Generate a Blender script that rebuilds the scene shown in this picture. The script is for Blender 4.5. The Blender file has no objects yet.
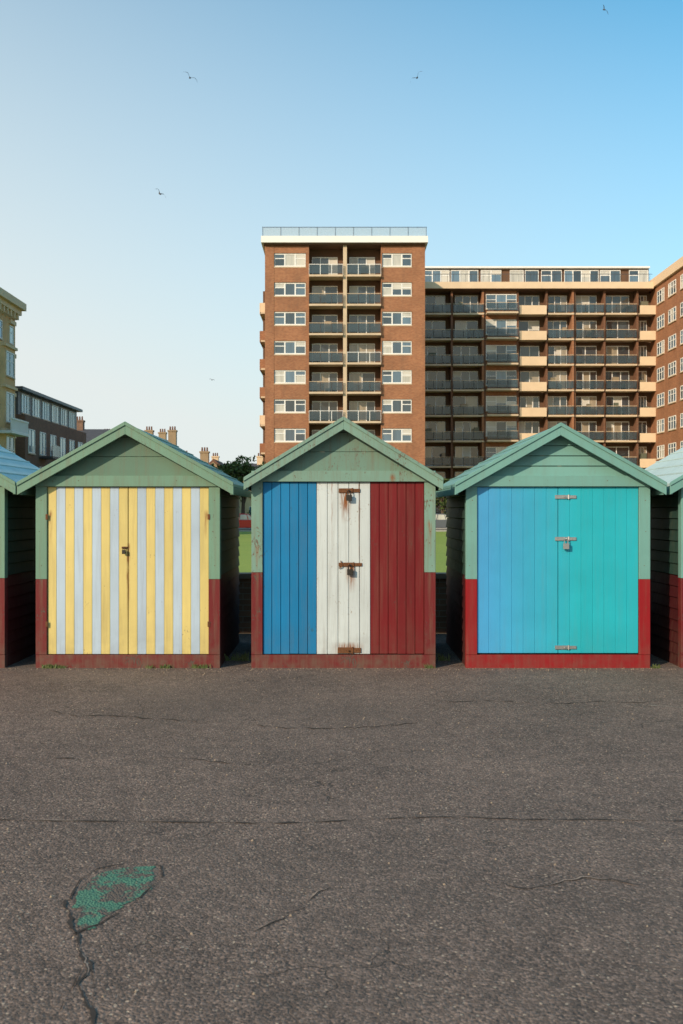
import bpy, math, random
from mathutils import Vector, noise
random.seed(7)
scene=bpy.context.scene
F=995.0; CH=1.6; D=10.21

# ---------------------------------------------------------------- helpers
class Part:
    def __init__(s): s.v=[]; s.f=[]
    def box(s,x0,x1,y0,y1,z0,z1):
        b=len(s.v)
        s.v+=[(x0,y0,z0),(x1,y0,z0),(x1,y1,z0),(x0,y1,z0),(x0,y0,z1),(x1,y0,z1),(x1,y1,z1),(x0,y1,z1)]
        s.f+=[tuple(b+i for i in q) for q in ((0,3,2,1),(4,5,6,7),(0,1,5,4),(1,2,6,5),(2,3,7,6),(3,0,4,7))]
    def prism(s,pts,y0,y1):
        n=len(pts); b=len(s.v)
        s.v+=[(x,y0,z) for x,z in pts]+[(x,y1,z) for x,z in pts]
        s.f.append(tuple(range(b,b+n))); s.f.append(tuple(range(b+2*n-1,b+n-1,-1)))
        for i in range(n):
            j=(i+1)%n; s.f.append((b+i,b+n+i,b+n+j,b+j))
    def prismx(s,pts,x0,x1):
        n=len(pts); b=len(s.v)
        s.v+=[(x0,y,z) for y,z in pts]+[(x1,y,z) for y,z in pts]
        s.f.append(tuple(range(b+n-1,b-1,-1))); s.f.append(tuple(range(b+n,b+2*n)))
        for i in range(n):
            j=(i+1)%n; s.f.append((b+i,b+j,b+n+j,b+n+i))
    def cyl(s,p0,p1,r0,r1=None,n=10,caps=True):
        if r1 is None: r1=r0
        p0=Vector(p0);p1=Vector(p1);a=(p1-p0).normalized()
        u=a.orthogonal().normalized(); w=a.cross(u)
        b=len(s.v)
        for p,r in ((p0,r0),(p1,r1)):
            for i in range(n):
                t=2*math.pi*i/n; s.v.append(tuple(p+u*math.cos(t)*r+w*math.sin(t)*r))
        for i in range(n):
            j=(i+1)%n; s.f.append((b+i,b+j,b+n+j,b+n+i))
        if caps:
            s.f.append(tuple(range(b+n-1,b-1,-1))); s.f.append(tuple(range(b+n,b+2*n)))
    def tube(s,pts,r,n=8):
        for a,b in zip(pts[:-1],pts[1:]): s.cyl(a,b,r,r,n)
    def quad(s,a,b,c,d):
        k=len(s.v); s.v+=[tuple(a),tuple(b),tuple(c),tuple(d)]; s.f.append((k,k+1,k+2,k+3))

class Obj:
    def __init__(s,name,loc=(0,0,0)):
        s.name=name; s.loc=loc; s.parts={}
    def p(s,name,mat):
        if name not in s.parts: s.parts[name]=(Part(),mat)
        return s.parts[name][0]
    def build(s,bevel=0.0,smooth=False):
        e=bpy.data.objects.new(s.name,None); scene.collection.objects.link(e); e.location=s.loc
        e.empty_display_size=0.3
        for n,(pt,m) in s.parts.items():
            if not pt.v: continue
            me=bpy.data.meshes.new(n); me.from_pydata(pt.v,[],pt.f); me.materials.append(m); me.update()
            o=bpy.data.objects.new(n,me); scene.collection.objects.link(o); o.parent=e
            if bevel>0:
                md=o.modifiers.new('Bevel','BEVEL'); md.width=bevel; md.segments=1; md.limit_method='ANGLE'; md.angle_limit=math.radians(50)
        return e
def single(name,pt,mat,smooth=False):
    me=bpy.data.meshes.new(name); me.from_pydata(pt.v,[],pt.f); me.materials.append(mat); me.update()
    o=bpy.data.objects.new(name,me); scene.collection.objects.link(o)
    return o

def srgb(r,g,b):
    def c(u):
        u/=255.0
        return u/12.92 if u<=0.04045 else ((u+0.055)/1.055)**2.4
    return (c(r),c(g),c(b),1)

# ---------------------------------------------------------------- materials
class M:
    def __init__(s,name,rough=0.7):
        s.m=bpy.data.materials.new(name); s.m.use_nodes=True; s.nt=s.m.node_tree
        s.b=s.nt.nodes['Principled BSDF']; s.b.inputs['Roughness'].default_value=rough
        s.tc=s.nt.nodes.new('ShaderNodeTexCoord')
    def n(s,t,**k):
        x=s.nt.nodes.new(t)
        for a,b in k.items(): setattr(x,a,b)
        return x
    def l(s,a,b): s.nt.links.new(a,b)
    def setin(s,i,v):
        if hasattr(v,'is_linked') or hasattr(v,'links'): s.l(v,i)
        else: i.default_value=v
    def math(s,op,a,b=0.0,c=0.0,clamp=False):
        x=s.n('ShaderNodeMath',operation=op); x.use_clamp=clamp
        s.setin(x.inputs[0],a); s.setin(x.inputs[1],b); s.setin(x.inputs[2],c); return x.outputs[0]
    def mix(s,f,a,b,bt='MIX'):
        x=s.n('ShaderNodeMix',data_type='RGBA',blend_type=bt)
        s.setin(x.inputs[0],f); s.setin(x.inputs[6],a); s.setin(x.inputs[7],b); return x.outputs[2]
    def map(s,sc=(1,1,1),loc=(0,0,0),src=None):
        x=s.n('ShaderNodeMapping'); x.inputs['Scale'].default_value=sc; x.inputs['Location'].default_value=loc
        s.l(src or s.tc.outputs['Object'],x.inputs[0]); return x.outputs[0]
    def noise(s,scale,detail=3,vec=None,rough=0.55):
        x=s.n('ShaderNodeTexNoise'); x.inputs['Scale'].default_value=scale; x.inputs['Detail'].default_value=detail
        x.inputs['Roughness'].default_value=rough
        s.l(vec if vec else s.tc.outputs['Object'],x.inputs['Vector']); return x.outputs['Fac']
    def vor(s,scale,vec=None,out='Distance',feat='F1'):
        x=s.n('ShaderNodeTexVoronoi',feature=feat); x.inputs['Scale'].default_value=scale
        s.l(vec if vec else s.tc.outputs['Object'],x.inputs['Vector']); return x.outputs[out]
    def rng(s,v,a,b,c=0.0,d=1.0):
        x=s.n('ShaderNodeMapRange'); s.setin(x.inputs[0],v)
        for i,q in enumerate((a,b,c,d)): x.inputs[i+1].default_value=q
        return x.outputs[0]
    def bump(s,h,strength=0.3,dist=0.01):
        x=s.n('ShaderNodeBump'); x.inputs['Strength'].default_value=strength; x.inputs['Distance'].default_value=dist
        s.l(h,x.inputs['Height']); s.l(x.outputs[0],s.b.inputs['Normal'])
    def color(s,c): s.setin(s.b.inputs['Base Color'],c)

def hsvmul(m,col,val):
    x=m.n('ShaderNodeHueSaturation'); m.setin(x.inputs['Value'],val); m.setin(x.inputs['Color'],col); return x.outputs[0]

def paint(name,col,chips=0.3,chipcol=(0.12,0.09,0.07,1),rust=(),dirt=0.5,rough=0.55,islandvar=0.12,grad=None,seed=0.0):
    m=M(name,rough)
    c=col
    sep=m.n('ShaderNodeSeparateXYZ'); m.l(m.tc.outputs['Object'],sep.inputs[0])
    if grad:
        f=m.rng(sep.outputs[0],grad[0],grad[1]); c=m.mix(f,grad[2],col)
    g=m.n('ShaderNodeNewGeometry')
    v=m.math('MULTIPLY_ADD',g.outputs['Random Per Island'],islandvar,1-islandvar/2)
    v2=m.math('MULTIPLY_ADD',m.noise(2.3,4,m.map(loc=(seed,seed,seed))),0.35,0.83)
    c=hsvmul(m,c,m.math('MULTIPLY',v,v2))
    st=m.noise(1.0,5,m.map(sc=(22,22,1.3),loc=(seed,0,seed)),0.65)
    c=m.mix(m.math('MULTIPLY',m.rng(st,0.48,0.76),dirt),c,(0.16,0.12,0.08,1))
    low=m.math('MULTIPLY',m.rng(sep.outputs[2],0.5,0.02),m.rng(m.noise(9,5),0.33,0.66))
    c=m.mix(m.math('MULTIPLY',low,dirt),c,(0.12,0.095,0.07,1))
    ch=m.noise(55,6,m.map(sc=(1,1,0.45),loc=(seed*3,0,0)),0.7)
    big=m.noise(4,3,m.map(loc=(seed,5,3)))
    t=m.rng(m.math('ADD',m.math('MULTIPLY',ch,0.6),m.math('MULTIPLY',big,0.4)),0.66-0.14*chips,0.69-0.14*chips)
    t=m.math('MULTIPLY',t,min(1,chips*2.2))
    c=m.mix(t,c,chipcol)
    for (x0,z0,w,ln,amt) in rust:
        dx=m.math('ABSOLUTE',m.math('SUBTRACT',m.math('MULTIPLY_ADD',m.noise(1.0,2,m.map(sc=(0.1,0.1,9))),0.02,sep.outputs[0]),x0+0.01))
        a=m.rng(dx,w,0.0)
        dn=m.math('SUBTRACT',z0,sep.outputs[2])
        b=m.math('MULTIPLY',m.rng(dn,-0.03,0.02),m.rng(dn,ln,0.0))
        k=m.math('MULTIPLY',m.math('MULTIPLY',a,b),m.rng(m.noise(1.0,5,m.map(sc=(70,70,6))),0.34,0.58))
        c=m.mix(m.math('MULTIPLY',k,amt*2.3,clamp=True),c,(0.22,0.08,0.025,1))
    m.color(c)
    h=m.math('ADD',m.math('MULTIPLY',m.noise(1.0,4,m.map(sc=(90,90,6))),0.6),m.math('MULTIPLY',t,-0.8))
    m.bump(h,0.4,0.004)
    m.b.inputs['Specular IOR Level'].default_value=0.35
    return m.m

def plain(name,col,rough=0.7,var=0.25,scale=3.0,metal=0,bump=0.0):
    m=M(name,rough); m.b.inputs['Metallic'].default_value=metal
    m.color(hsvmul(m,col,m.math('MULTIPLY_ADD',m.noise(scale,5),var*2,1-var)))
    if bump: m.bump(m.noise(scale*8,4),bump,0.02)
    return m.m

def brick(name,c1,c2,mortar,scale=1.0,stain=0.4):
    m=M(name,0.85)
    sep=m.n('ShaderNodeSeparateXYZ'); m.l(m.tc.outputs['Object'],sep.inputs[0])
    cb=m.n('ShaderNodeCombineXYZ'); m.l(m.math('ADD',sep.outputs[0],sep.outputs[1]),cb.inputs[0]); m.l(sep.outputs[2],cb.inputs[1])
    b=m.n('ShaderNodeTexBrick'); m.l(cb.outputs[0],b.inputs['Vector'])
    b.inputs['Color1'].default_value=c1; b.inputs['Color2'].default_value=c2; b.inputs['Mortar'].default_value=mortar
    b.inputs['Scale'].default_value=1.0; b.inputs['Brick Width'].default_value=0.225*scale; b.inputs['Row Height'].default_value=0.075*scale
    b.inputs['Mortar Size'].default_value=0.006*scale; b.inputs['Bias'].default_value=-0.1
    c=hsvmul(m,b.outputs['Color'],m.math('MULTIPLY_ADD',m.noise(0.5,6),0.8,0.6))
    st=m.noise(1.0,4,m.map(sc=(1.5,1.5,0.15)))
    c=m.mix(m.math('MULTIPLY',m.rng(st,0.5,0.8),stain),c,(0.08,0.06,0.05,1))
    m.color(c); m.bump(b.outputs['Fac'],-0.4,0.01)
    return m.m

def glass(name,dark,light,frac=0.3):
    m=M(name,0.06); g=m.n('ShaderNodeNewGeometry')
    r=g.outputs['Random Per Island']
    c=hsvmul(m,dark,m.math('MULTIPLY_ADD',m.math('FRACT',m.math('MULTIPLY',r,17.3)),1.6,0.4))
    c=m.mix(m.rng(r,1-frac,1-frac+0.01),c,light)
    c=hsvmul(m,c,m.math('MULTIPLY_ADD',m.noise(1.0,2,m.map(sc=(3,3,0.4))),0.8,0.6))
    m.color(c); m.b.inputs['Specular IOR Level'].default_value=1.0
    m.bump(m.noise(0.6,1),0.15,0.1)
    return m.m

mint=paint('mint_paint',srgb(104,138,120),0.35,(0.12,0.11,0.08,1),dirt=0.45,seed=1)
mint2=paint('mint_paint_b',srgb(112,144,132),0.6,(0.13,0.10,0.07,1),dirt=0.55,seed=4,rust=((-0.885,1.25,0.025,0.3,0.5),(0.885,1.5,0.03,0.4,0.5),(0.5,1.97,0.04,0.1,0.6)))
mint3=paint('mint_paint_c',srgb(106,152,146),0.12,dirt=0.2,seed=9)
mintw=paint('mint_paint_pale',srgb(180,202,202),0.15,dirt=0.25,seed=12)
roof1=paint('roof_paint_green',srgb(120,155,138),0.3,dirt=0.5,seed=31)
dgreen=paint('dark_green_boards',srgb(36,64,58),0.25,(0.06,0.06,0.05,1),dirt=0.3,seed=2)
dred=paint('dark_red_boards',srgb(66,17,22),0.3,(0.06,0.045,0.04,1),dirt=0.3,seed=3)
red1=paint('red_paint_worn',srgb(100,24,28),0.6,(0.085,0.06,0.05,1),dirt=0.6,seed=5)
red3=paint('red_paint_fresh',srgb(132,14,22),0.15,dirt=0.3,seed=6)
rust=plain('rusty_metal',(0.16,0.065,0.025,1),0.8,0.5,40,0.2,0.4)
steel=plain('galvanised_steel',(0.5,0.5,0.49,1),0.4,0.2,30,0.9)
brass=plain('padlock_metal',(0.05,0.045,0.04,1),0.4,0.3,30,0.6)
felt=plain('roof_felt',(0.10,0.13,0.115,1),0.9,0.3,3,0,0.4)
dark=plain('dark_gap',(0.012,0.012,0.012,1),0.9)

# ---------------------------------------------------------------- beach huts
W=0.945
def beach_hut(cx,post,lower,gable,doorfn,split=0.92,ztop=1.865,clap=False,barge=None,apex=2.52,eavex=1.085,yoff=0.0,roofm=None):
    H=Obj('beach_hut',(cx,D+yoff,0))
    barge=barge or post; roofm=roofm or felt
    H.p('plinth',lower).box(-W,W,0.0,0.10,-0.02,0.135)
    up=H.p('corner_posts_upper',post); lo=H.p('corner_posts_lower',lower)
    for s in (-1,1):
        a,b=sorted((s*W,s*(W-0.115)))
        lo.box(a,b,-0.004,0.09,0.137,split); up.box(a,b,-0.004,0.09,split+0.001,ztop+0.02)
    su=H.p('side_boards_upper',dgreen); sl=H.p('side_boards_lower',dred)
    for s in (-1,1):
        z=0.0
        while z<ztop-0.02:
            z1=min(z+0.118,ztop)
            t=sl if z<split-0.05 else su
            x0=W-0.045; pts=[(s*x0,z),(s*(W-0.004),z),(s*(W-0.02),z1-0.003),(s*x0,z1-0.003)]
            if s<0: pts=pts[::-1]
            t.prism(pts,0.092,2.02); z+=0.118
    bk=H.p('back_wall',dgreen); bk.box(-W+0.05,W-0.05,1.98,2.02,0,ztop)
    H.p('floor_core',dark).box(-W+0.05,W-0.05,0.06,1.975,0.0,0.12)
    sl_=(apex-0.03-ztop)/eavex
    G=H.p('gable_boards',gable)
    zb=ztop+0.11; st=0.105 if clap else 0.2
    z=zb
    while z<apex-0.1:
        z1=min(z+st,apex-0.07)
        xa=(apex-0.05-z)/sl_; xb=(apex-0.05-z1)/sl_
        xa=min(xa,W);xb=min(xb,W)
        y=0.022 if not clap else 0.012
        b=len(G.v)
        G.v+=[(-xa,y,z),(xa,y,z),(xb,y+(0.018 if clap else 0.0),z1-0.003),(-xb,y+(0.018 if clap else 0),z1-0.003),(-xa,0.06,z),(xa,0.06,z),(xb,0.06,z1-0.003),(-xb,0.06,z1-0.003)]
        G.f+=[tuple(b+i for i in q) for q in ((0,1,2,3),(4,7,6,5),(0,4,5,1),(3,2,6,7),(1,5,6,2),(0,3,7,4))]
        z+=st
    H.p('header_board',post).box(-W+0.002,W-0.002,-0.022,0.06,ztop+0.001,ztop+0.112)
    H.p('rear_gable',dgreen).prism([(-W,ztop),(W,ztop),(0,apex-0.08)],1.98,2.0)
    R=H.p('roof_slopes',roofm); t=0.035
    for s in (-1,1):
        ex=s*eavex; ez=apex-sl_*eavex
        pts=[(0,apex),(0,apex-t),(ex,ez-t),(ex,ez)]
        if s>0: pts=[(0,apex-t),(ex,ez-t),(ex,ez),(0,apex)]
        R.prism(pts,-0.10,2.12)
        RB=H.p('roof_laps',roofm)
        for k in range(1,6):
            xk=eavex*k/6; zk=apex-sl_*xk
            q=[(s*(xk-0.02),zk+sl_*0.02+0.001),(s*(xk+0.0),zk+0.001),(s*xk,zk+0.012),(s*(xk-0.02),zk+sl_*0.02+0.01)]
            if s<0: q=q[::-1]
            RB.prism(q,-0.098,2.118)
    B=H.p('bargeboards',barge); bw=0.12
    for (y0,y1,off,bwid) in ((-0.128,-0.102,0.008,bw),(-0.142,-0.129,0.018,0.04)):
        for s in (-1,1):
            ex=s*(eavex+0.012); ez=apex+off-sl_*(eavex+0.012)
            pts=[(0,apex+off-bwid),(ex,ez-bwid),(ex,ez),(0,apex+off)]
            if s<0: pts=[(0,apex+off),(ex,ez),(ex,ez-bwid),(0,apex+off-bwid)]
            B.prism(pts,y0,y1)
    E=H.p('eaves_boards',barge)
    for s in (-1,1):
        a,b=sorted((s*(eavex-0.001),s*(eavex-0.025))); ez=apex-sl_*eavex
        E.box(a,b,-0.098,2.1,ez-0.115,ez-0.036)
    N=H.p('nail_heads',rust)
    for s in (-1,1):
        for zz in (0.3,0.62,1.05,1.4,1.72):
            xx=s*(W-0.055)+random.uniform(-0.02,0.02); N.cyl((xx,-0.006,zz),(xx,-0.002,zz),0.005,n=6)
        N.cyl((s*0.5,-0.025,ztop+0.06),(s*0.5,-0.02,ztop+0.06),0.005,n=6)
    doorfn(H,ztop)
    return H.build(bevel=0.003)

def hasp(H,x,z,mat,lockmat,w=0.17,h=0.035,lock=True,y=-0.0):
    P=H.p('hasp_and_hinge',mat)
    P.box(x-w/2,x+w*0.12,y-0.008,y+0.012,z-h/2,z+h/2)
    P.box(x+w*0.16,x+w/2,y-0.007,y+0.012,z-h*0.42,z+h*0.42)
    P.cyl((x+w*0.14,y-0.006,z-h*0.6),(x+w*0.14,y-0.006,z+h*0.6),0.009,n=8)
    for dx in (-0.4,-0.15,0.3,0.42): P.cyl((x+dx*w,y-0.012,z),(x+dx*w,y,z),0.005,n=6)
    P.tube([(x-w*0.05,y-0.03,z-0.012),(x-w*0.05,y-0.03,z+0.012)],0.005,6)
    P.box(x-w*0.09,x-w*0.01,y-0.032,y-0.009,z-0.004,z+0.004)
    if lock:
        L=H.p('padlock',lockmat)
        L.box(x-0.033,x+0.027,y-0.05,y-0.02,z-0.105,z-0.045)
        pts=[]
        for i in range(9):
            t=math.pi*i/8; pts.append((x-0.003+math.cos(t)*0.018,y-0.035,z-0.015+math.sin(t)*0.018))
        pts=[(x+0.015,y-0.035,z-0.05)]+pts+[(x-0.021,y-0.035,z-0.05)]
        L.tube(pts,0.0055,6)

DX0,DX1=-W+0.117,W-0.117
def boards(P,x0,x1,n,z0,z1,y=0.018,gap=0.004,jit=0.0):
    w=(x1-x0)/n
    for i in range(n):
        j=random.uniform(-jit,jit)
        P.box(x0+i*w+gap/2,x0+(i+1)*w-gap/2,y+j,y+0.02+j,z0+random.uniform(0,jit*3),z1)

yrust=((0.0,1.26,0.022,0.8,0.8),(-0.8,1.6,0.03,0.4,0.4),(0.8,1.6,0.03,0.3,0.4))
yel=paint('yellow_paint',srgb(206,188,120),0.3,(0.26,0.21,0.12,1),rust=yrust,dirt=0.28,islandvar=0.12,seed=8)
whi=paint('pale_stripe_paint',srgb(170,188,206),0.25,(0.24,0.20,0.15,1),dirt=0.22,islandvar=0.12,seed=7)
def door_stripes(a,b):
    def f(H,zt):
        A=H.p('door_stripes_yellow',a); Bq=H.p('door_stripes_pale',b)
        H.p('door_backing',dark).box(DX0,DX1,0.042,0.055,0.13,zt)
        for (x0,x1) in ((DX0,-0.003),(0.003,DX1)):
            w=(x1-x0)/9
            for i in range(9):
                P=A if i%2==0 else Bq
                P.box(x0+i*w+0.0006,x0+(i+1)*w-0.0006,0.016,0.04,0.14,zt-0.004)
        K=H.p('hinges',rust)
        for zz in (0.45,1.55):
            for s in (-1,1): K.box(s*0.83-0.012,s*0.83+0.012,-0.012,-0.005,zz-0.028,zz+0.028)
        K.box(-0.065,-0.005,-0.0,0.016,1.225,1.245)
        L=H.p('padlock',brass); L.box(-0.055,-0.02,-0.03,-0.008,1.17,1.212)
        L.tube([(-0.048,-0.018,1.21),(-0.046,-0.018,1.235),(-0.037,-0.018,1.243),(-0.028,-0.018,1.235),(-0.027,-0.018,1.21)],0.004,6)
    return f
blue=paint('blue_paint',srgb(2,112,164),0.35,(0.02,0.09,0.13,1),dirt=0.18,islandvar=0.18,seed=11)
white=paint('white_paint_rusty',srgb(190,199,202),0.42,(0.26,0.19,0.13,1),rust=((0.02,1.82,0.07,0.35,0.9),(0.08,1.06,0.06,0.3,0.8),(0.05,0.24,0.18,0.15,0.6),(0.16,1.9,0.012,1.2,0.5),(-0.12,1.9,0.010,0.7,0.5)),dirt=0.3,islandvar=0.08,seed=16)
dkred=paint('crimson_paint',srgb(104,14,20),0.4,(0.09,0.03,0.025,1),dirt=0.25,islandvar=0.2,seed=14)
def door_tri(H,zt):
    H.p('door_backing',dark).box(DX0,DX1,0.042,0.055,0.13,zt)
    w=(DX1-DX0)/3
    boards(H.p('door_blue_boards',blue),DX0,DX0+w,6,0.14,zt-0.004,jit=0.0015)
    boards(H.p('door_white_boards',white),DX0+w,DX0+2*w,5,0.14,zt-0.004,jit=0.0015)
    boards(H.p('door_red_boards',dkred),DX0+2*w,DX1,6,0.14,zt-0.004,jit=0.0015)
    hasp(H,0.06,1.82,rust,brass,0.22,0.045,True,0.012)
    hasp(H,0.07,1.06,rust,brass,0.24,0.04,True,0.012)
    hasp(H,0.06,0.18,rust,brass,0.24,0.06,False,0.012)
    C=H.p('security_chain',rust)
    pts=[(-0.03+0.02*math.sin(i*0.7),-0.0,1.10-0.012*i-0.02*math.sin(i*0.5)) for i in range(8)]
    C.tube(pts,0.006,6)
teal=paint('turquoise_paint',srgb(36,168,184),0.06,dirt=0.1,islandvar=0.05,rough=0.35,grad=(-0.75,0.2,srgb(70,154,206)),seed=15)
def door_teal(H,zt):
    H.p('door_backing',dark).box(DX0,DX1,0.042,0.055,0.13,zt)
    boards(H.p('door_leaf_boards',teal),DX0,0.001,7,0.15,zt-0.004,gap=0.0008)
    boards(H.p('door_leaf_boards',teal),0.006,DX1,7,0.15,zt-0.004,gap=0.0008)
    hasp(H,0.08,1.755,steel,steel,0.22,0.04,False,0.012)
    hasp(H,0.08,1.325,steel,steel,0.22,0.04,True,0.012)
    hasp(H,0.08,0.21,steel,steel,0.22,0.04,False,0.012)
def door_plain(col,name):
    m=paint(name,col,0.2,dirt=0.25)
    def f(H,zt):
        H.p('door_backing',dark).box(DX0,DX1,0.042,0.055,0.13,zt)
        boards(H.p('door_boards',m),DX0,DX1,14,0.14,zt-0.004)
        hasp(H,0.06,1.1,steel,steel,0.2,0.04,True,0.012)
    return f
def px(u): return (u-341.5)/F*D
gab1=paint('gable_paint_a',srgb(92,122,106),0.25,(0.12,0.14,0.11,1),dirt=0.35,seed=21)
gab2=paint('gable_paint_b',srgb(104,134,122),0.6,(0.13,0.12,0.09,1),dirt=0.6,seed=22)
beach_hut(px(128),mint,red1,gab1,door_stripes(yel,whi),split=0.91,ztop=1.86,apex=2.50,roofm=roof1)
beach_hut(px(343.5),mint2,red1,gab2,door_tri,split=0.98,ztop=1.91,apex=2.55,eavex=1.0,roofm=mint2)
beach_hut(px(558),mint3,red3,mint3,door_teal,split=0.91,ztop=1.86,clap=True,apex=2.49,eavex=1.06,roofm=mint3)
beach_hut(px(-87),mint,red1,mintw,door_plain(srgb(180,60,50),'orange_door_paint'),roofm=mintw)
beach_hut(px(773),mint3,red1,mintw,door_plain(srgb(220,220,210),'cream_door_paint'),roofm=mintw)
beach_hut(px(-302),mint,red1,gab1,door_plain(srgb(40,110,90),'green_door_paint'))
beach_hut(px(988),mint,red1,gab1,door_plain(srgb(40,60,130),'navy_door_paint'))

# ---------------------------------------------------------------- ground
def asphalt(name,base=(0.235,0.168,0.135,1)):
    m=M(name,0.85)
    blot=m.noise(0.9,6,None,0.6); fine=m.noise(60,5,None,0.75); vf=m.noise(220,3)
    mid=m.noise(7,6,None,0.7)
    v=m.vor(95,out='Color'); sp=m.n('ShaderNodeSeparateColor'); m.l(v,sp.inputs[0])
    stone=m.math('POWER',sp.outputs[0],2.5)
    val=m.math('ADD',m.math('MULTIPLY',blot,0.7),m.math('ADD',m.math('MULTIPLY',fine,0.6),m.math('MULTIPLY',stone,0.8)))
    val=m.math('ADD',val,m.math('MULTIPLY_ADD',mid,0.8,-0.56))
    c=hsvmul(m,base,val)
    v2=m.vor(60,out='Distance'); v2c=m.vor(60,out='Color'); s2=m.n('ShaderNodeSeparateColor'); m.l(v2c,s2.inputs[0])
    k=m.math('MULTIPLY',m.rng(s2.outputs[0],0.88,0.91),m.rng(v2,0.42,0.25))
    c=m.mix(m.math('MULTIPLY',k,0.8),c,(0.56,0.44,0.33,1))
    k3=m.math('MULTIPLY',m.rng(s2.outputs[1],0.78,0.84),m.rng(v2,0.55,0.35))
    c=m.mix(m.math('MULTIPLY',k3,0.75),c,(0.04,0.033,0.03,1))
    c=m.mix(m.math('MULTIPLY',m.rng(m.noise(0.35,5,m.map(loc=(3,8,0))),0.48,0.7),0.4),c,(0.10,0.078,0.066,1))
    c=m.mix(m.math('MULTIPLY',m.rng(m.noise(3.0,6,m.map(sc=(0.6,1.6,1)),0.7),0.55,0.7),0.45),c,(0.085,0.066,0.055,1))
    wv=m.n('ShaderNodeVectorMath',operation='ADD'); m.l(m.tc.outputs['Object'],wv.inputs[0])
    nz=m.n('ShaderNodeTexNoise'); nz.inputs['Scale'].default_value=2.5; nz.inputs['Detail'].default_value=6; m.l(m.tc.outputs['Object'],nz.inputs['Vector'])
    m.l(nz.outputs['Color'],wv.inputs[1])
    ed=m.vor(0.75,wv.outputs[0],'Distance','DISTANCE_TO_EDGE')
    hair=m.math('MULTIPLY',m.rng(ed,0.006,0.002),m.rng(m.noise(0.8,2,m.map(loc=(9,2,0))),0.5,0.6))
    c=m.mix(m.math('MULTIPLY',hair,0.75),c,(0.05,0.038,0.03,1))
    m.color(c)
    vd=m.vor(95)
    h=m.math('ADD',m.math('MULTIPLY',vd,-1.0),m.math('ADD',m.math('MULTIPLY',fine,1.0),m.math('MULTIPLY',vf,0.5)))
    h=m.math('ADD',h,m.math('ADD',m.math('MULTIPLY',hair,-1.5),m.math('MULTIPLY',mid,2.0)))
    m.bump(h,0.8,0.006)
    return m.m
asph=asphalt('promenade_asphalt')
P=Part(); P.quad((-60,-25,0),(60,-25,0),(60,13.1,0),(-60,13.1,0)); single('promenade_pavement',P,asph)
m=M('grass_lawn_mat',0.9)
c=m.mix(m.noise(0.12,5),(0.15,0.25,0.03,1),(0.30,0.36,0.06,1)); c=hsvmul(m,c,m.math('MULTIPLY_ADD',m.noise(25,5),0.9,0.6)); m.color(c); m.bump(m.noise(60,4),0.3,0.02)
P=Part(); P.quad((-2500,13.3,-0.02),(2500,13.3,-0.02),(2500,4000,-0.02),(-2500,4000,-0.02)); single('grass_lawn',P,m.m)
P=Part(); P.quad((-2500,-2500,-0.35),(2500,-2500,-0.35),(2500,-25.05,-0.35),(-2500,-25.05,-0.35))
seam=M('sea_water_mat',0.15); seam.color((0.03,0.07,0.08,1)); seam.bump(seam.noise(0.8,5),0.6,0.3); single('sea_water',P,seam.m)
P=Part(); P.box(-400,400,82.6,93,-0.01,-0.005); single('road',P,asphalt('road_asphalt',(0.09,0.085,0.08,1)))
kerbm=plain('kerb_stone',(0.3,0.29,0.27,1),0.9)
P=Part(); P.box(-400,400,82.3,82.6,-0.02,0.11); P.box(-400,400,93.0,97.5,-0.02,0.11); single('kerb_and_footway',P,kerbm)

def g(px_,py_):
    d=F*CH/(py_-512.0); return Vector(((px_-341.5)/F*d,d,0))
crackm=plain('crack_dirt',(0.04,0.031,0.026,1),0.95,0.5,30)
crackl=plain('crack_worn_edge',(0.32,0.24,0.19,1),0.95,0.5,30)
def ribbon(P,pts,w,z=0.004,step=0.03,amp=0.02,sd=0,gaps=0.0,PL=None):
    out=[]
    for a,b in zip(pts[:-1],pts[1:]):
        n=max(2,int((b-a).length/step))
        for i in range(n): out.append(a.lerp(b,i/n))
    out.append(pts[-1]); L=[]; LL=[]
    for i,p in enumerate(out):
        q=out[min(i+1,len(out)-1)]-out[max(i-1,0)]; q=q.normalized() if q.length>0 else Vector((1,0,0))
        nrm=Vector((-q.y,q.x,0))
        o=noise.noise(Vector((p.x*2.2+sd,p.y*2.2,sd)))*amp*2+noise.noise(Vector((p.x*14+sd,p.y*14,sd+5)))*amp*0.9+noise.noise(Vector((p.x*37+sd,p.y*37,sd+5)))*amp*0.35
        ww=w*max(0.12,0.45+1.4*noise.noise(Vector((p.x*9,p.y*9,sd+9))))
        wl=w*max(0.0,1.6*noise.noise(Vector((p.x*5,p.y*5,sd+29))))
        if gaps>0 and noise.noise(Vector((p.x*1.7,p.y*1.7,sd+33)))>gaps: ww=0
        c=p+nrm*o; L.append((c+nrm*ww/2,c-nrm*ww/2)); LL.append((c+nrm*(ww/2+wl),c+nrm*(ww/2+0.0005)))
    for i in range(len(L)-1):
        a,b=L[i],L[i+1]
        if (a[0]-a[1]).length<1e-6 and (b[0]-b[1]).length<1e-6: continue
        P.quad((a[0].x,a[0].y,z),(b[0].x,b[0].y,z),(b[1].x,b[1].y,z),(a[1].x,a[1].y,z))
        if PL is not None:
            a,b=LL[i],LL[i+1]
            PL.quad((a[0].x,a[0].y,z-0.001),(b[0].x,b[0].y,z-0.001),(b[1].x,b[1].y,z-0.001),(a[1].x,a[1].y,z-0.001))
P=Part(); PL=Part()
ribbon(P,[g(-150,818),g(60,821),g(250,823),g(430,818),g(683,821),g(900,820)],0.020,amp=0.012,sd=1,gaps=0.0,PL=PL)
ribbon(P,[g(72,900),g(82,880),g(100,869),g(130,863),g(160,866),g(163,877)],0.015,amp=0.008,sd=2)
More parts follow.
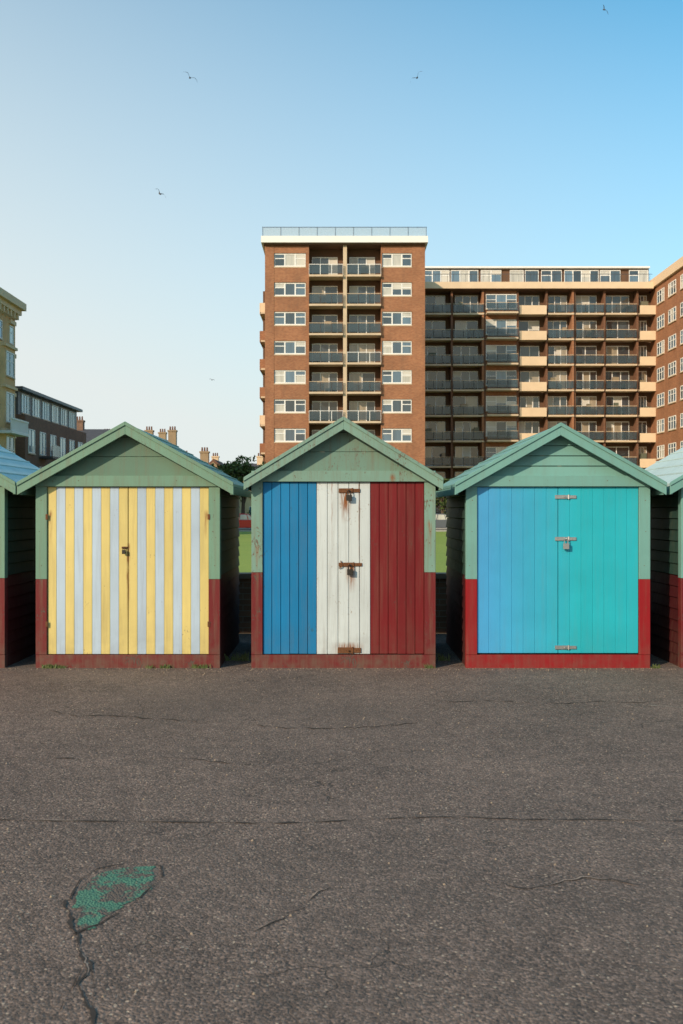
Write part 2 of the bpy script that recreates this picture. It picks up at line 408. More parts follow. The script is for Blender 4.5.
ribbon(P,[g(72,900),g(74,935),g(84,965),g(82,990),g(92,1010),g(97,1060)],0.016,amp=0.022,sd=3,step=0.015,PL=PL)
ribbon(P,[g(74,935),g(100,924),g(135,905),g(162,878)],0.009,amp=0.008,sd=3.5,gaps=0.1)
ribbon(P,[g(60,1010),g(75,985),g(84,965)],0.007,amp=0.012,sd=7)
ribbon(P,[g(90,960),g(97,985),g(95,1010)],0.008,amp=0.02,sd=17)
ribbon(P,[g(250,930),g(300,908),g(330,888)],0.009,amp=0.03,sd=4,gaps=0.3,PL=PL)
ribbon(P,[g(400,890),g(430,886),g(480,880),g(530,888),g(590,878),g(640,885)],0.011,amp=0.03,sd=5,gaps=0.35,PL=PL)
ribbon(P,[g(40,712),g(120,716),g(200,722),g(330,728),g(420,724)],0.022,amp=0.05,sd=6,gaps=0.2,PL=PL)
ribbon(P,[g(430,700),g(560,704),g(700,700)],0.022,amp=0.05,sd=8,gaps=0.2,PL=PL)
ribbon(P,[g(-20,760),g(120,755),g(260,764)],0.016,amp=0.05,sd=18,gaps=0.1,PL=PL)
single('pavement_cracks',P,crackm); single('crack_edges',PL,crackl)
m=M('worn_green_paint',0.8)
c=m.mix(m.noise(9,4),(0.04,0.15,0.10,1),(0.10,0.24,0.16,1))
k=m.rng(m.math('ADD',m.math('MULTIPLY',m.noise(38,5,None,0.7),0.4),m.math('MULTIPLY',m.noise(7,3),0.6)),0.50,0.53)
c=m.mix(k,c,(0.12,0.092,0.075,1)); c=hsvmul(m,c,m.math('MULTIPLY_ADD',m.noise(110,4),1.2,0.4)); m.color(c)
m.bump(m.math('ADD',m.noise(40,4),m.math('MULTIPLY',m.vor(95),-1)),0.8,0.008)
outl=[(76,902),(84,884),(100,873),(128,867),(154,868),(159,877),(148,891),(128,904),(104,917),(90,930),(80,931),(76,918)]
pts=[g(*p) for p in outl]; ring=[]
for i in range(len(pts)):
    a,b=pts[i],pts[(i+1)%len(pts)]
    for k in range(9):
        q=a.lerp(b,k/9); n_=noise.noise(Vector((q.x*13,q.y*13,1)))*0.03+noise.noise(Vector((q.x*40,q.y*40,3)))*0.025
        ring.append(q+Vector((n_,n_*0.9,0)))
P=Part(); P.v=[(q.x,q.y,0.002) for q in ring]; P.f=[tuple(range(len(ring)))]
o=single('green_paint_patch',P,m.m)
import bmesh
bm=bmesh.new(); bm.from_mesh(o.data)
bmesh.ops.triangulate(bm,faces=bm.faces[:])
for f in bm.faces:
    f.normal_update()
    if f.normal.z<0: f.normal_flip()
bm.to_mesh(o.data); bm.free()
P=Part(); ribbon(P,[g(648,706),g(700,709)],0.05,z=0.0065,amp=0.02,sd=11)
single('faded_line_marking',P,plain('faded_white',(0.42,0.37,0.3,1),0.9,0.4,30))

P=Part()
for i in range(1100):
    if i%2: x=random.uniform(-5,5); y=D-abs(random.gauss(0,0.12))-0.01
    else: x=random.uniform(-4,4); y=random.uniform(3,10)
    r=random.uniform(0.002,0.007)
    P.cyl((x,y,-0.001),(x+random.uniform(-.3,.3)*r,y,r),r,r*0.5,5)
single('loose_grit',P,plain('grit',(0.3,0.23,0.17,1),0.9,0.5,50))

wm=M('weed_leaf',0.7); wm.color(wm.mix(wm.noise(20,2),(0.05,0.09,0.02,1),(0.12,0.13,0.04,1)))
P=Part()
def tuft(x,y,n,h,sp):
    for i in range(n):
        a=random.uniform(0,6.28); r=random.random()*sp; bx=x+math.cos(a)*r; by=y+math.sin(a)*r*0.3
        hh=h*random.uniform(0.4,1); lean=Vector((random.gauss(0,0.35),random.gauss(0,0.2)-0.1,1)).normalized()*hh
        w=random.uniform(0.003,0.007); s=Vector((w,0,0))
        b=Vector((bx,by,0)); mid=b+lean*0.55; t=b+lean+Vector((lean.x*0.4,lean.y*0.4,-hh*0.12))
        P.quad(b-s,b+s,mid+s*0.9,mid-s*0.9); P.quad(mid-s*0.9,mid+s*0.9,t+s*0.1,t-s*0.1)
for u in (46,50,55,60,150,162,168,196,203,206,430,655): tuft(px(u),D-0.02,random.randint(8,24),0.06,0.06)
for u in (228,240,448): tuft(px(u),D+0.5,20,0.12,0.12)
single('weeds',P,wm.m)

br_wall=brick('garden_wall_brick',(0.26,0.14,0.085,1),(0.18,0.095,0.06,1),(0.26,0.22,0.17,1))
WO=Obj('brick_wall'); WO.p('wall_body',br_wall).box(-60,60,13.11,13.33,-0.05,0.72); WO.p('wall_coping',plain('coping',(0.26,0.19,0.14,1),0.9,0.3,4)).box(-60,60,13.08,13.36,0.721,0.79); WO.build(0.004)

# ---------------------------------------------------------------- apartment block
bt=brick('flat_brick',(0.37,0.16,0.078,1),(0.26,0.10,0.05,1),(0.28,0.18,0.11,1),stain=0.3)
cream=plain('cream_render',(0.72,0.55,0.38,1),0.8,0.15,1.0)
whitep=plain('white_frames',(0.80,0.80,0.79,1),0.6,0.06,1.0)
conc=plain('concrete_slab',(0.58,0.46,0.33,1),0.85,0.25,1.0)
gl=glass('window_glass',(0.06,0.10,0.14,1),(0.50,0.49,0.45,1),0.22)
gld=glass('balcony_door_glass',(0.03,0.04,0.05,1),(0.32,0.27,0.20,1),0.25)
rail=plain('balcony_rail',(0.05,0.05,0.055,1),0.5,0.1)
def railglass(name,col,alpha):
    rg=M(name,0.05); rg.color(col); rg.b.inputs['Specular IOR Level'].default_value=0.8; rg.b.inputs['Alpha'].default_value=alpha; return rg.m
rgm=railglass('balcony_glass',(0.05,0.085,0.11,1),0.6)
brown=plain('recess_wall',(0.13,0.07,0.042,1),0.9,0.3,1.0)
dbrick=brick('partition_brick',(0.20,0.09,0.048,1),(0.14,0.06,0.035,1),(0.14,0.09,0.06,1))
curt=plain('roller_blind',(0.6,0.58,0.53,1),0.7,0.1,1)
furn=M('balcony_furniture',0.7); _g=furn.n('ShaderNodeNewGeometry')
furn.color(furn.mix(_g.outputs['Random Per Island'],(0.08,0.10,0.07,1),(0.35,0.25,0.16,1))); furn=furn.m

T=Obj('apartment_block')
def windowX(T,x0,x1,z0,z1,y,n=3,transom=True,g='window_glazing',gm=None,fr=0.09,blind=0.22):
    gm=gm or gl
    G=T.p(g,gm); Fm=T.p('window_frames',whitep)
    w=(x1-x0)/n
    for i in range(n):
        a=x0+i*w+fr/2; b=x0+(i+1)*w-fr/2
        if transom and i!=n//2:
            zt=z0+(z1-z0)*0.62
            G.box(a,b,y+0.05,y+0.07,z0+fr,zt-fr/3); G.box(a,b,y+0.05,y+0.07,zt+fr/3,z1-fr)
            Fm.box(a,b,y+0.01,y+0.08,zt-fr/3,zt+fr/3)
        else: G.box(a,b,y+0.05,y+0.07,z0+fr,z1-fr)
        if random.random()<blind:
            bl=random.choice((0.3,0.5,1.0)); T.p('blinds',curt).box(a+0.01,b-0.01,y+0.035,y+0.048,z1-fr-(z1-z0-2*fr)*bl,z1-fr)
    for i in range(n+1):
        c=x0+i*w; Fm.box(max(x0,c-fr/2),min(x1,c+fr/2),y,y+0.08,z0+fr,z1-fr)
    Fm.box(x0,x1,y,y+0.08,z0,z0+fr); Fm.box(x0,x1,y,y+0.08,z1-fr,z1)
    T.p('window_sills',conc).box(x0-0.05,x1+0.05,y-0.12,y+0.08,z0-0.1,z0-0.002)
Y0=100.0; ST=2.935
zc=[26.93-ST*i for i in range(9)]
B_=T.p('brick_walls',bt)
XL,XR=-7.69,8.39
top=28.38
B_.box(XL,XL+0.91,Y0,Y0+1.7,0,top)
B_.box(-3.57,-3.27,Y0,Y0+1.7,0,top)
B_.box(3.97,4.07,Y0,Y0+1.7,0,top)
B_.box(7.09,XR,Y0,Y0+1.7,0,top)
B_.box(XL,XR,Y0+1.705,Y0+16,0,top)
for (a,b) in ((-6.78,-3.57),(4.07,7.09)):
    prev=top
    for z in zc:
        zt,zb=z+0.68,z-0.68
        B_.box(a,b,Y0+0.03,Y0+1.7,zt,prev); prev=zb
        windowX(T,a+0.04,b-0.04,zb,zt,Y0+0.12,n=3,fr=0.13)
        B_.box(a,b,Y0+0.30,Y0+1.7,zb,zt)
    B_.box(a,b,Y0+0.03,Y0+1.7,0,prev)
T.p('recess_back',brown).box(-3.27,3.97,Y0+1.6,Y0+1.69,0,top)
T.p('balcony_piers',conc).box(0.16,0.54,Y0-0.02,Y0+1.6,0,top)
def balcony_front(T,a,b,y,zf,kind):
    S=T.p('balcony_slabs',conc)
    S.box(a,b,y-0.02,y+1.5,zf-0.2,zf)
    if kind=='rail' or kind=='white':
        T.p('balcony_glass_panels',rgm).box(a+0.06,b-0.06,y+0.03,y+0.05,zf+0.12,zf+0.94)
        R=T.p('balcony_rails',rail) if kind=='rail' else T.p('balcony_white_rails',whitep)
        T.p('balcony_handrails_white' if kind=='white' else 'balcony_handrails',whitep if kind=='white' else conc).box(a,b,y+0.01,y+0.07,zf+1.0,zf+1.05)
        n=max(2,int((b-a)/0.9))
        for i in range(n+1):
            c=a+(b-a)*i/n; R.box(max(a,c-0.03),min(b,c+0.03),y+0.0,y+0.028,zf,zf+0.998)
    else:
        T.p('cream_parapets',cream).box(a,b,y-0.06,y+0.06,zf-0.22,zf+0.80)
for i,z in enumerate(zc):
    zf=z-1.55
    for (a,b) in ((-3.26,0.15),(0.55,3.96)):
        balcony_front(T,a,b,Y0-0.35,zf,random.choice(('rail','rail','rail','white')))
        T.p('balcony_slabs',conc).box(a,b,Y0+1.15,Y0+1.58,zf-0.16,zf)
        windowX(T,a+0.25,b-0.55,zf+0.05,zf+2.2,Y0+1.5,n=random.choice((2,3)),transom=False,g='balcony_door_glazing',gm=gld,fr=0.1,blind=0.1)
        if random.random()<0.6:
            fx=random.uniform(a+0.4,b-0.9); T.p('balcony_furniture',furn).box(fx,fx+0.7,Y0+0.1,Y0+0.6,zf+0.01,zf+random.uniform(0.7,1.3))
R=T.p('roof_slab',whitep); R.box(XL-0.35,XR+0.25,Y0-0.6,Y0+16.3,top+0.15,top+0.80)
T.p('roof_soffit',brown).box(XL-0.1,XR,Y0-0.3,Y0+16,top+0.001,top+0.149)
RG=T.p('roof_railing',rail)
for i in range(10):
    x=XL-0.2+i*(XR-XL+0.3)/9; RG.box(x-0.02,x+0.02,Y0-0.4,Y0-0.36,top+0.80,top+1.68)
RG.box(XL-0.25,XR+0.15,Y0-0.42,Y0-0.36,top+1.69,top+1.74)
T.p('roof_rail_glass',railglass('roof_rail_glass_mat',(0.45,0.52,0.55,1),0.3)).box(XL-0.22,XR+0.12,Y0-0.355,Y0-0.345,top+0.85,top+1.66)
for i,z in enumerate(zc):
    zf=z-1.5
    if i==0: continue
    T.p('balcony_slabs',conc).box(XL-0.8,XL-0.01,Y0+4,Y0+9,zf-0.18,zf)
    nm='side_parapets_cream' if i in (1,5) else 'side_parapets'
    T.p(nm,cream if i in (1,5) else bt).box(XL-0.86,XL-0.75,Y0+4,Y0+9,zf-0.2,zf+0.95)
    T.p(nm,cream).box(XL-0.74,XL-0.01,Y0+4,Y0+4.1,zf+0.001,zf+0.95)
    T.p('side_screens',brown).box(XL-0.7,XL-0.01,Y0+6.4,Y0+6.5,zf+0.96,zf+2.7)

Y1=114.0; WX0,WX1=8.4,35.9
def wx(u): return (u-341.5)/F*Y1
bays=[wx(u) for u in (421,452,485,518,547,575,605,638,655)]
kinds=['rail','rail','win','cream','rail','rail','rail','cream']
zfl=[24.4-2.92*i for i in range(9)]
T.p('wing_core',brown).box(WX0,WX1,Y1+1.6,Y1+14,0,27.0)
bays[0]=WX0+0.01
DB=T.p('bay_partitions',dbrick)
for z in zfl:
    for i,k in enumerate(kinds):
        a,b=bays[i]+0.12,bays[i+1]-0.12
        if i==7: b=WX1-0.01
        if k=='win':
            B_.box(a,b,Y1+0.3,Y1+1.58,z-0.16,z+0.35); B_.box(a,b,Y1+0.3,Y1+1.58,z+2.25,z+2.719)
            windowX(T,a+0.02,b-0.02,z+0.5,z+2.2,Y1+0.25,n=3)
            B_.box(a,b,Y1+0.35,Y1+1.58,z+0.36,z+2.24)
            balcony_front(T,a,b,Y1-0.9,z,'rail')
        else:
            balcony_front(T,a,b,Y1-0.02-(0.25 if k=='cream' else 0),z,k)
            m_=a+(b-a)*random.choice((0.0,0.08))
            windowX(T,m_+0.1,b-0.5,z+0.05,z+2.3,Y1+1.45,n=random.choice((2,3,3)),transom=False,g='balcony_door_glazing',gm=gld,fr=0.1,blind=0.15)
            if random.random()<0.65:
                fx=random.uniform(a+0.2,b-0.9); T.p('balcony_furniture',furn).box(fx,fx+random.uniform(0.4,0.9),Y1+0.3,Y1+0.7,z+0.01,z+random.uniform(0.6,1.6))
for i,x in enumerate(bays[1:-1]):
    DB.box(x-0.115,x+0.115,Y1+0.25,Y1+1.58,0,27.0)
    if i in (1,4): B_.box(x-0.35,x-0.116,Y1+0.06,Y1+1.58,0,27.0)
T.p('wing_roof_band',cream).box(WX0,WX1-0.31,Y1-0.5,Y1+14.2,27.1,27.85)
T.p('wing_soffit',brown).box(WX0,WX1-0.31,Y1-0.3,Y1+14,27.001,27.099)
T.p('penthouse_wall',brown).box(WX0,WX1,Y1+2.3,Y1+12,27.95,30.0)
T.p('penthouse_roof',whitep).box(WX0,WX1,Y1+1.8,Y1+12.3,30.0,30.2)
x=WX0+0.2
while x<WX1-1:
    w=random.choice((1.6,2.4,3.2,4.0))
    w=min(w,WX1-x-0.1)
    windowX(T,x,x+w,28.15,29.85,Y1+2.15,n=max(1,int(w/0.85)),transom=random.random()<0.4,fr=0.12)
    x+=w+random.choice((0.15,0.3,1.0))
PR=T.p('penthouse_railing',rail); PR.box(WX0,WX1-0.4,Y1-0.3,Y1-0.26,28.75,28.8)
for i in range(40):
    x=WX0+0.3+i*0.68; PR.box(x-0.015,x+0.015,Y1-0.3,Y1-0.27,27.85,28.75)
def windowY(T,y0,y1,z0,z1,x,n=2,s=-1,fr=0.09,g='window_glazing',gm=None,transom=True):
    G=T.p(g,gm or gl); Fm=T.p('window_frames',whitep); w=(y1-y0)/n
    def bx(P,a,b,p,q,z0_,z1_):
        u,v=sorted((x+s*p,x+s*q)); P.box(u,v,a,b,z0_,z1_)
    for i in range(n): bx(G,y0+i*w+fr/2,y0+(i+1)*w-fr/2,0.0,0.02,z0+fr,z1-fr)
    for i in range(n+1):
        c=y0+i*w; bx(Fm,max(y0,c-fr/2),min(y1,c+fr/2),0.0,0.06,z0+fr,z1-fr)
    bx(Fm,y0,y1,0,0.06,z0,z0+fr); bx(Fm,y0,y1,0,0.06,z1-fr,z1)
    if transom: bx(Fm,y0+fr,y1-fr,0.021,0.05,z0+(z1-z0)*0.6,z0+(z1-z0)*0.6+0.07)
    bx(T.p('window_sills',conc),y0-0.05,y1+0.05,0,0.12,z0-0.1,z0-0.002)
EX=WX1
T.p('end_wing_walls',bt).box(EX+0.0,EX+18,78,Y1+14,0,27.3)
T.p('end_wing_roof',cream).box(EX-0.3,EX+18.3,77.6,Y1+14.3,27.301,28.3)
for z in zfl:
    y=79.5
    while y<112.5:
        windowY(T,y,y+2.4,z+0.75,z+2.2,EX-0.001,n=3); y+=3.9
    for xx in range(5):
        windowX(T,EX+1.2+xx*3.4,EX+3.6+xx*3.4,z+0.75,z+2.2,77.9,n=3)
T.build()

# ---------------------------------------------------------------- Victorian terrace (left)
stone=plain('buff_stone',(0.62,0.39,0.20,1),0.85,0.35,1.2,0,0.3)
stone2=plain('pale_stucco',(0.70,0.52,0.34,1),0.8,0.2,1.5)
slate=plain('slate_roof',(0.07,0.07,0.08,1),0.7,0.3,2)
V=Obj('victorian_terrace'); VX=-25.4
V.p('walls',stone).box(VX-14,VX,50,77.5,0,16.9)
V.p('cornice',stone2).box(VX-14.3,VX+0.75,49.5,77.9,17.3,17.85); V.p('cornice_lower',stone2).box(VX-14.2,VX+0.45,49.7,77.7,16.901,17.299)
V.p('parapet',stone).box(VX-14,VX-0.2,50,77.6,17.851,18.1)
for i in range(34):
    y=50.5+i*0.8; V.p('cornice_brackets',stone2).box(VX+0.001,VX+0.42,y,y+0.22,16.45,16.9)
zs=[1.0,4.6,8.2,11.6,14.5]; hs=[2.6,2.6,2.2,1.8,1.4]
for j,y in enumerate((52,58.5,65,71.5)):
    pts=[(VX+0.0,y),(VX+0.9,y+0.9),(VX+0.9,y+3.2),(VX,y+4.1)]
    P=V.p('bay_windows',stone); b=len(P.v)
    P.v+=[(p[0],p[1],0) for p in pts]+[(p[0],p[1],14.0) for p in pts]
    P.f+=[(b,b+1,b+5,b+4),(b+1,b+2,b+6,b+5),(b+2,b+3,b+7,b+6),(b+4,b+5,b+6,b+7)]
    for z,h in zip(zs,hs):
        if z<14:
            windowY(V,y+1.2,y+2.9,z,z+h,VX+0.9,n=2,s=1)
            V.p('string_courses',stone2).box(VX+0.05,VX+1.05,y+0.7,y+3.4,z+h+0.3,z+h+0.5)
        else: windowY(V,y+1.3,y+2.9,z,z+h,VX,n=2,s=1)
        windowY(V,y+4.6,y+5.5,z,z+h,VX,n=1,s=1)
        V.p('window_heads',stone2).box(VX+0.001,VX+0.2,y+4.4,y+5.7,z+h+0.1,z+h+0.4)
    V.p('balcony',whitep).box(VX+0.001,VX+1.7,y+0.2,y+4.0,7.3,7.5)
    for k in range(16): V.p('balustrade',whitep).box(VX+1.55,VX+1.65,y+0.25+k*0.24,y+0.37+k*0.24,7.5,8.3)
    V.p('balustrade_rail',whitep).box(VX+1.5,VX+1.7,y+0.2,y+4.0,8.301,8.42)
V.build()

# ---------------------------------------------------------------- modern brown block
mb=brick('brown_brick',(0.22,0.12,0.08,1),(0.15,0.085,0.06,1),(0.12,0.1,0.08,1))
zinc=plain('zinc_cladding',(0.10,0.12,0.14,1),0.5,0.15,1,0.3)
Nb=Obj('modern_flats'); NX=-25.9
Nb.p('walls',mb).box(NX-12,NX,81.5,101,0,9.6)
Nb.p('top_storey',zinc).box(NX-11,NX-0.8,82.2,100.4,9.6,11.7)
Nb.p('roof_edge',zinc).box(NX-11.3,NX-0.3,81.8,100.8,11.7,11.95)
for z in (0.6,3.5,6.5):
    for k in range(6):
        y=82.3+k*3.1; windowY(Nb,y,y+1.7,z,z+2.0,NX,n=2,s=1,transom=False)
        if k%2:
            Nb.p('balconies',rail).box(NX+0.001,NX+1.2,y-0.2,y+2.0,z-0.3,z-0.12); Nb.p('balcony_rails',rgm).box(NX+1.15,NX+1.2,y-0.2,y+2.0,z-0.12,z+0.85)
for k in range(6):
    y=83+k*2.9; windowY(Nb,y,y+2.1,9.9,11.5,NX-0.8,n=3,s=1,transom=False,fr=0.06)
for k in range(3): windowX(Nb,NX-10+k*3.4,NX-8+k*3.4,6.5,8.4,81.35,n=2,transom=False)
Nb.build()

# ---------------------------------------------------------------- background houses
roofr=plain('clay_tile_roof',(0.16,0.085,0.06,1),0.9,0.3,1.5)
def house(cx,cy,w,d,h,rh,wall,roof,axis='x',chim=2,wins=2,name='terraced_house'):
    H=Obj(name,(cx,cy,0))
    H.p('walls',wall).box(-w/2,w/2,-d/2,d/2,0,h)
    if axis=='x':
        H.p('roof',roof).prismx([(-d/2-0.3,h+0.001),(d/2+0.3,h+0.001),(0,h+rh)],-w/2-0.2,w/2+0.2)
    else:
        H.p('gable_roof',roof).prism([(-w/2-0.3,h+0.001),(w/2+0.3,h+0.001),(0,h+rh)],-d/2-0.25,d/2+0.2)
        H.p('gable_wall',wall).prism([(-w/2+0.2,h+0.002),(w/2-0.2,h+0.002),(0,h+rh-0.35)],-d/2-0.35,-d/2-0.26)
    C=H.p('chimney',wall); Pt=H.p('chimney_pots',roofr)
    for i in range(chim):
        x=-w/2+0.6+i*(w-1.2)/max(1,chim-1); C.box(x-0.5,x+0.5,-0.4,0.4,h+0.2,h+rh+0.9); C.box(x-0.58,x+0.58,-0.48,0.48,h+rh+0.901,h+rh+1.1)
        for k in (-0.3,0,0.3): Pt.cyl((x+k,0,h+rh+1.1),(x+k,0,h+rh+1.6),0.12,0.09,8)
    fl=int(h//2.9)
    for f in range(fl):
        for k in range(wins):
            x=-w/2+(k+0.5)*w/wins; windowX(H,x-0.6,x+0.6,f*2.9+0.9,f*2.9+2.4,-d/2-0.09,n=2,transom=False)
    H.build()
def hx(u,d): return (u-341.5)/F*d
stt=plain('flint_stone_wall',(0.32,0.24,0.15,1),0.9,0.35,1)
house(hx(103,125),125,7,9,9.8,2.2,mb,slate,'x',1,2)
house(hx(135,140),140,9,9,9.5,2.2,stt,slate,'x',2,3)
house(hx(161,128),128,4.2,5,9.4,1.6,stt,roofr,'y',2,1)
house(hx(183,135),135,4.5,8,7.6,2.0,mb,roofr,'y',1,2)
house(hx(200,120),120,5,8,5.6,1.8,stt,slate,'x',1,2)
house(hx(218,120),120,4.4,8,5.4,2.4,stt,roofr,'y',1,2)
house(hx(238,150),150,8,8,6.5,2.4,stone2,slate,'x',2,3)
house(hx(60,150),150,14,9,9.0,3,mb,slate,'x',2,4)

# ---------------------------------------------------------------- parked cars
def car(x,y,col):
    C=Obj('parked_car',(x,y,0))
    bm_=M('car_paint',0.3); bm_.color(col); bm_=bm_.m
    C.p('body_lower',bm_).prism([(-2.0,0.28),(1.95,0.28),(2.05,0.55),(1.98,0.78),(1.1,0.92),(-1.8,0.95),(-2.05,0.85),(-2.08,0.5)],-0.85,0.85)
    C.p('roof_panel',bm_).prism([(-1.05,1.40),(0.4,1.38),(0.35,1.45),(-0.95,1.48)],-0.66,0.66)
    C.p('car_windows',gl).prism([(-1.65,0.951),(0.98,0.921),(0.4,1.379),(-1.05,1.399)],-0.70,0.70)
    for t in (-1.5,-0.4,0.4): C.p('window_pillars',bm_).prism([(t,0.96),(t+0.07,0.96),(t+0.12*(-1 if t>0 else 1)+0.05,1.38),(t+0.12*(-1 if t>0 else 1),1.38)],-0.715,-0.701)
    for wx_ in (-1.3,1.25):
        for s in (-1,1):
            C.p('tyres',dark).cyl((wx_,s*0.88,0.31),(wx_,s*0.68,0.31),0.31,n=20); C.p('hubcaps',steel).cyl((wx_,s*0.89,0.31),(wx_,s*0.885,0.31),0.19,n=14)
    C.p('headlamps',whitep).box(1.93,2.02,-0.75,-0.45,0.58,0.72); C.p('headlamps',whitep).box(1.93,2.02,0.45,0.75,0.58,0.72)
    C.build(0.03)
car(hx(244,83.9),83.9,(0.62,0.02,0.012,1)); car(hx(440,83.9),83.9,(0.10,0.11,0.13,1)); car(hx(310,83.9),83.9,(0.4,0.4,0.4,1))

# ---------------------------------------------------------------- trees / hedge
bark=plain('bark',(0.09,0.065,0.045,1),0.95,0.3,5,0,0.6)
lf=M('leaves',0.6); gg=lf.n('ShaderNodeNewGeometry')
lf.color(lf.mix(gg.outputs['Random Per Island'],(0.035,0.065,0.015,1),(0.10,0.13,0.035,1))); lf.b.inputs['Specular IOR Level'].default_value=0.3
def leafcloud(P,c,rx,ry,rz,n,s):
    for i in range(n):
        while True:
            q=Vector((random.uniform(-1,1),random.uniform(-1,1),random.uniform(-1,1)))
            if 0.35<q.length<1: break
        p=Vector((c[0]+q.x*rx,c[1]+q.y*ry,c[2]+q.z*rz))
        if noise.noise(p*0.9)<-0.18: continue
        a=Vector((random.gauss(0,1),random.gauss(0,1),random.gauss(0,1))).normalized(); b=a.orthogonal().normalized()
        k=s*random.uniform(0.5,1.2)
        P.quad(p-a*k,p-b*k*0.5,p+a*k,p+b*k*0.5)
def tree(x,y,h,r,n=1500):
    T=Obj('tree',(x,y,0)); K=T.p('trunk_and_limbs',bark)
    K.cyl((0,0,0),(0.1,0,h*0.45),0.22,0.14)
    L=T.p('foliage',lf.m)
    for i in range(9):
        a=i*2.4; rr=r*random.uniform(0.3,0.75); z=h*random.uniform(0.5,0.86)
        e=(math.cos(a)*rr,math.sin(a)*rr,z); K.cyl((0.1,0,h*random.uniform(0.3,0.45)),e,0.08,0.025,6)
        s=r*random.uniform(0.35,0.55); leafcloud(L,e,s,s,s*0.8,n//9,0.22)
    leafcloud(L,(0,0,h*0.86),r*0.4,r*0.4,h*0.13,n//8,0.2)
    T.build()
tree(hx(242,95),95.5,7.1,2.2,1900); tree(hx(230,95),95,6.4,2.0); tree(hx(214,96),96,6.3,1.8)
tree(hx(442,96),96,5.0,1.8); tree(hx(458,95),95,4.2,1.4); tree(hx(120,104),104,7.6,2.4)
P=Part()
x=-60
while x<60:
    leafcloud(P,(x,94.2,0.85),1.3,0.6,0.95+random.uniform(-0.1,0.35),170,0.14); x+=1.5
single('hedge',P,lf.m)

# ---------------------------------------------------------------- gulls
birdm=plain('gull_plumage',(0.05,0.05,0.055,1),0.8,0.3,5)
def gull(u,v,d,span,roll,yaw,flap):
    P=Part(); s=span/2
    prof=[(-0.30,0.01),(-0.2,0.05),(-0.05,0.085),(0.1,0.075),(0.2,0.05),(0.27,0.045),(0.32,0.012)]
    for (a,ra),(b,rb) in zip(prof[:-1],prof[1:]): P.cyl((0,a*s*1.3,0),(0,b*s*1.3,0),ra*s*1.3,rb*s*1.3,8)
    P.quad((-0.03*s,-0.3*s,0),(0.03*s,-0.3*s,0),(0.11*s,-0.52*s,0),(-0.11*s,-0.52*s,0))
    for k in (-1,1):
        st=[(0.05,0.16,-0.14,0.02),(0.25,0.19,-0.1,0.10*flap+0.03),(0.48,0.18,-0.06,0.2*flap),(0.75,0.06,-0.11,0.16*flap),(1.0,-0.16,-0.2,0.05*flap)]
        for A,Bb in zip(st[:-1],st[1:]):
            q=[(k*A[0]*s,A[1]*s,A[3]*s),(k*Bb[0]*s,Bb[1]*s,Bb[3]*s),(k*Bb[0]*s,Bb[2]*s,Bb[3]*s-0.01),(k*A[0]*s,A[2]*s,A[3]*s-0.01)]
            if k<0: q=q[::-1]
            P.quad(*q)
    o=single('seagull',P,birdm); o.location=((u-341.5)/F*d,d,CH+(512-v)/F*d); o.rotation_euler=(0.6,roll,yaw)
gull(190,78,70,1.2,0.5,0.4,1.6); gull(417,78,70,1.2,-0.5,-0.6,1.8); gull(604,10,85,1.1,0.6,0.7,1.5); gull(160,194,78,1.2,0.4,0.9,1.6); gull(212,380,150,0.9,0.2,0.2,1.2)

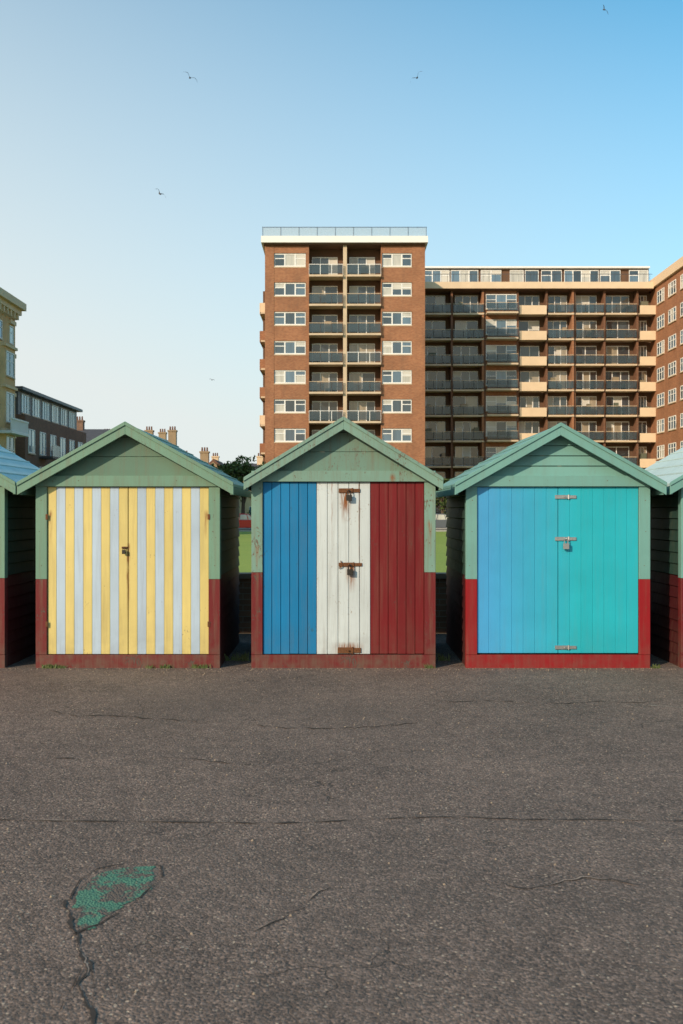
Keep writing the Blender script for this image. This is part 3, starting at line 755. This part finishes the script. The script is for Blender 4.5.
# ---------------------------------------------------------------- light, sky, camera
sd=Vector((-0.64,-0.77,0)).normalized(); EL=math.radians(24)
sv=Vector((sd.x*math.cos(EL),sd.y*math.cos(EL),math.sin(EL)))
w=bpy.data.worlds.new('World'); scene.world=w; w.use_nodes=True; nt=w.node_tree
N=nt.nodes; Lk=nt.links
bg=N['Background']; sky=N.new('ShaderNodeTexSky'); sky.sky_type='NISHITA'; sky.sun_disc=False
sky.sun_elevation=EL; sky.sun_rotation=math.atan2(sd.x,sd.y); sky.altitude=0; sky.air_density=1.0; sky.dust_density=1.5; sky.ozone_density=1.5
tc=N.new('ShaderNodeTexCoord'); sp=N.new('ShaderNodeSeparateXYZ'); Lk.new(tc.outputs['Generated'],sp.inputs[0])
def mth(op,a,b,clamp=False):
    x=N.new('ShaderNodeMath'); x.operation=op; x.use_clamp=clamp
    for i,v in ((0,a),(1,b)):
        if isinstance(v,(int,float)): x.inputs[i].default_value=v
        else: Lk.new(v,x.inputs[i])
    return x.outputs[0]
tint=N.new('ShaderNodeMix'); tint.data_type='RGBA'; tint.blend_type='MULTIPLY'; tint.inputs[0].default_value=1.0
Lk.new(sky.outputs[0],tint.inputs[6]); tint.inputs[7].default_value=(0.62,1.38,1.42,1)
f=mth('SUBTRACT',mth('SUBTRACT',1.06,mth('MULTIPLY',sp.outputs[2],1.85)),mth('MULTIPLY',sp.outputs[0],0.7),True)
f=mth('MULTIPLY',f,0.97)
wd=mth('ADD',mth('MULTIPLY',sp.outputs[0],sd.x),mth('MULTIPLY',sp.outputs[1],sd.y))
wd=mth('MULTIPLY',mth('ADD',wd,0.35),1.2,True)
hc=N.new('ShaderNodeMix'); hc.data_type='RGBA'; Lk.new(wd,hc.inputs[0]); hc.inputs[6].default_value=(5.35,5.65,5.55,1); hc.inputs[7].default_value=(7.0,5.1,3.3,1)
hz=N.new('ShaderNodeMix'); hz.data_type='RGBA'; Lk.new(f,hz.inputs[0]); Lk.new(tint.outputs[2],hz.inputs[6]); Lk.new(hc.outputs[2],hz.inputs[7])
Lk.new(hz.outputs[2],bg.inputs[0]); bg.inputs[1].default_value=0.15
L=bpy.data.lights.new('sun','SUN'); L.energy=4.2; L.angle=math.radians(0.5); L.color=(1.0,0.79,0.57)
lo=bpy.data.objects.new('sun',L); scene.collection.objects.link(lo); lo.rotation_euler=(-sv).to_track_quat('-Z','Y').to_euler()
cam=bpy.data.cameras.new('camera'); co=bpy.data.objects.new('camera',cam); scene.collection.objects.link(co)
co.location=(0,0,CH); co.rotation_euler=(math.radians(90),0,0)
cam.sensor_fit='VERTICAL'; cam.sensor_height=36; cam.sensor_width=24; cam.lens=35; cam.clip_end=6000; cam.clip_start=0.1
cam.dof.use_dof=True; cam.dof.focus_distance=D; cam.dof.aperture_fstop=5.6
scene.camera=co
scene.view_settings.view_transform='Standard'; scene.view_settings.look='None'; scene.view_settings.exposure=0
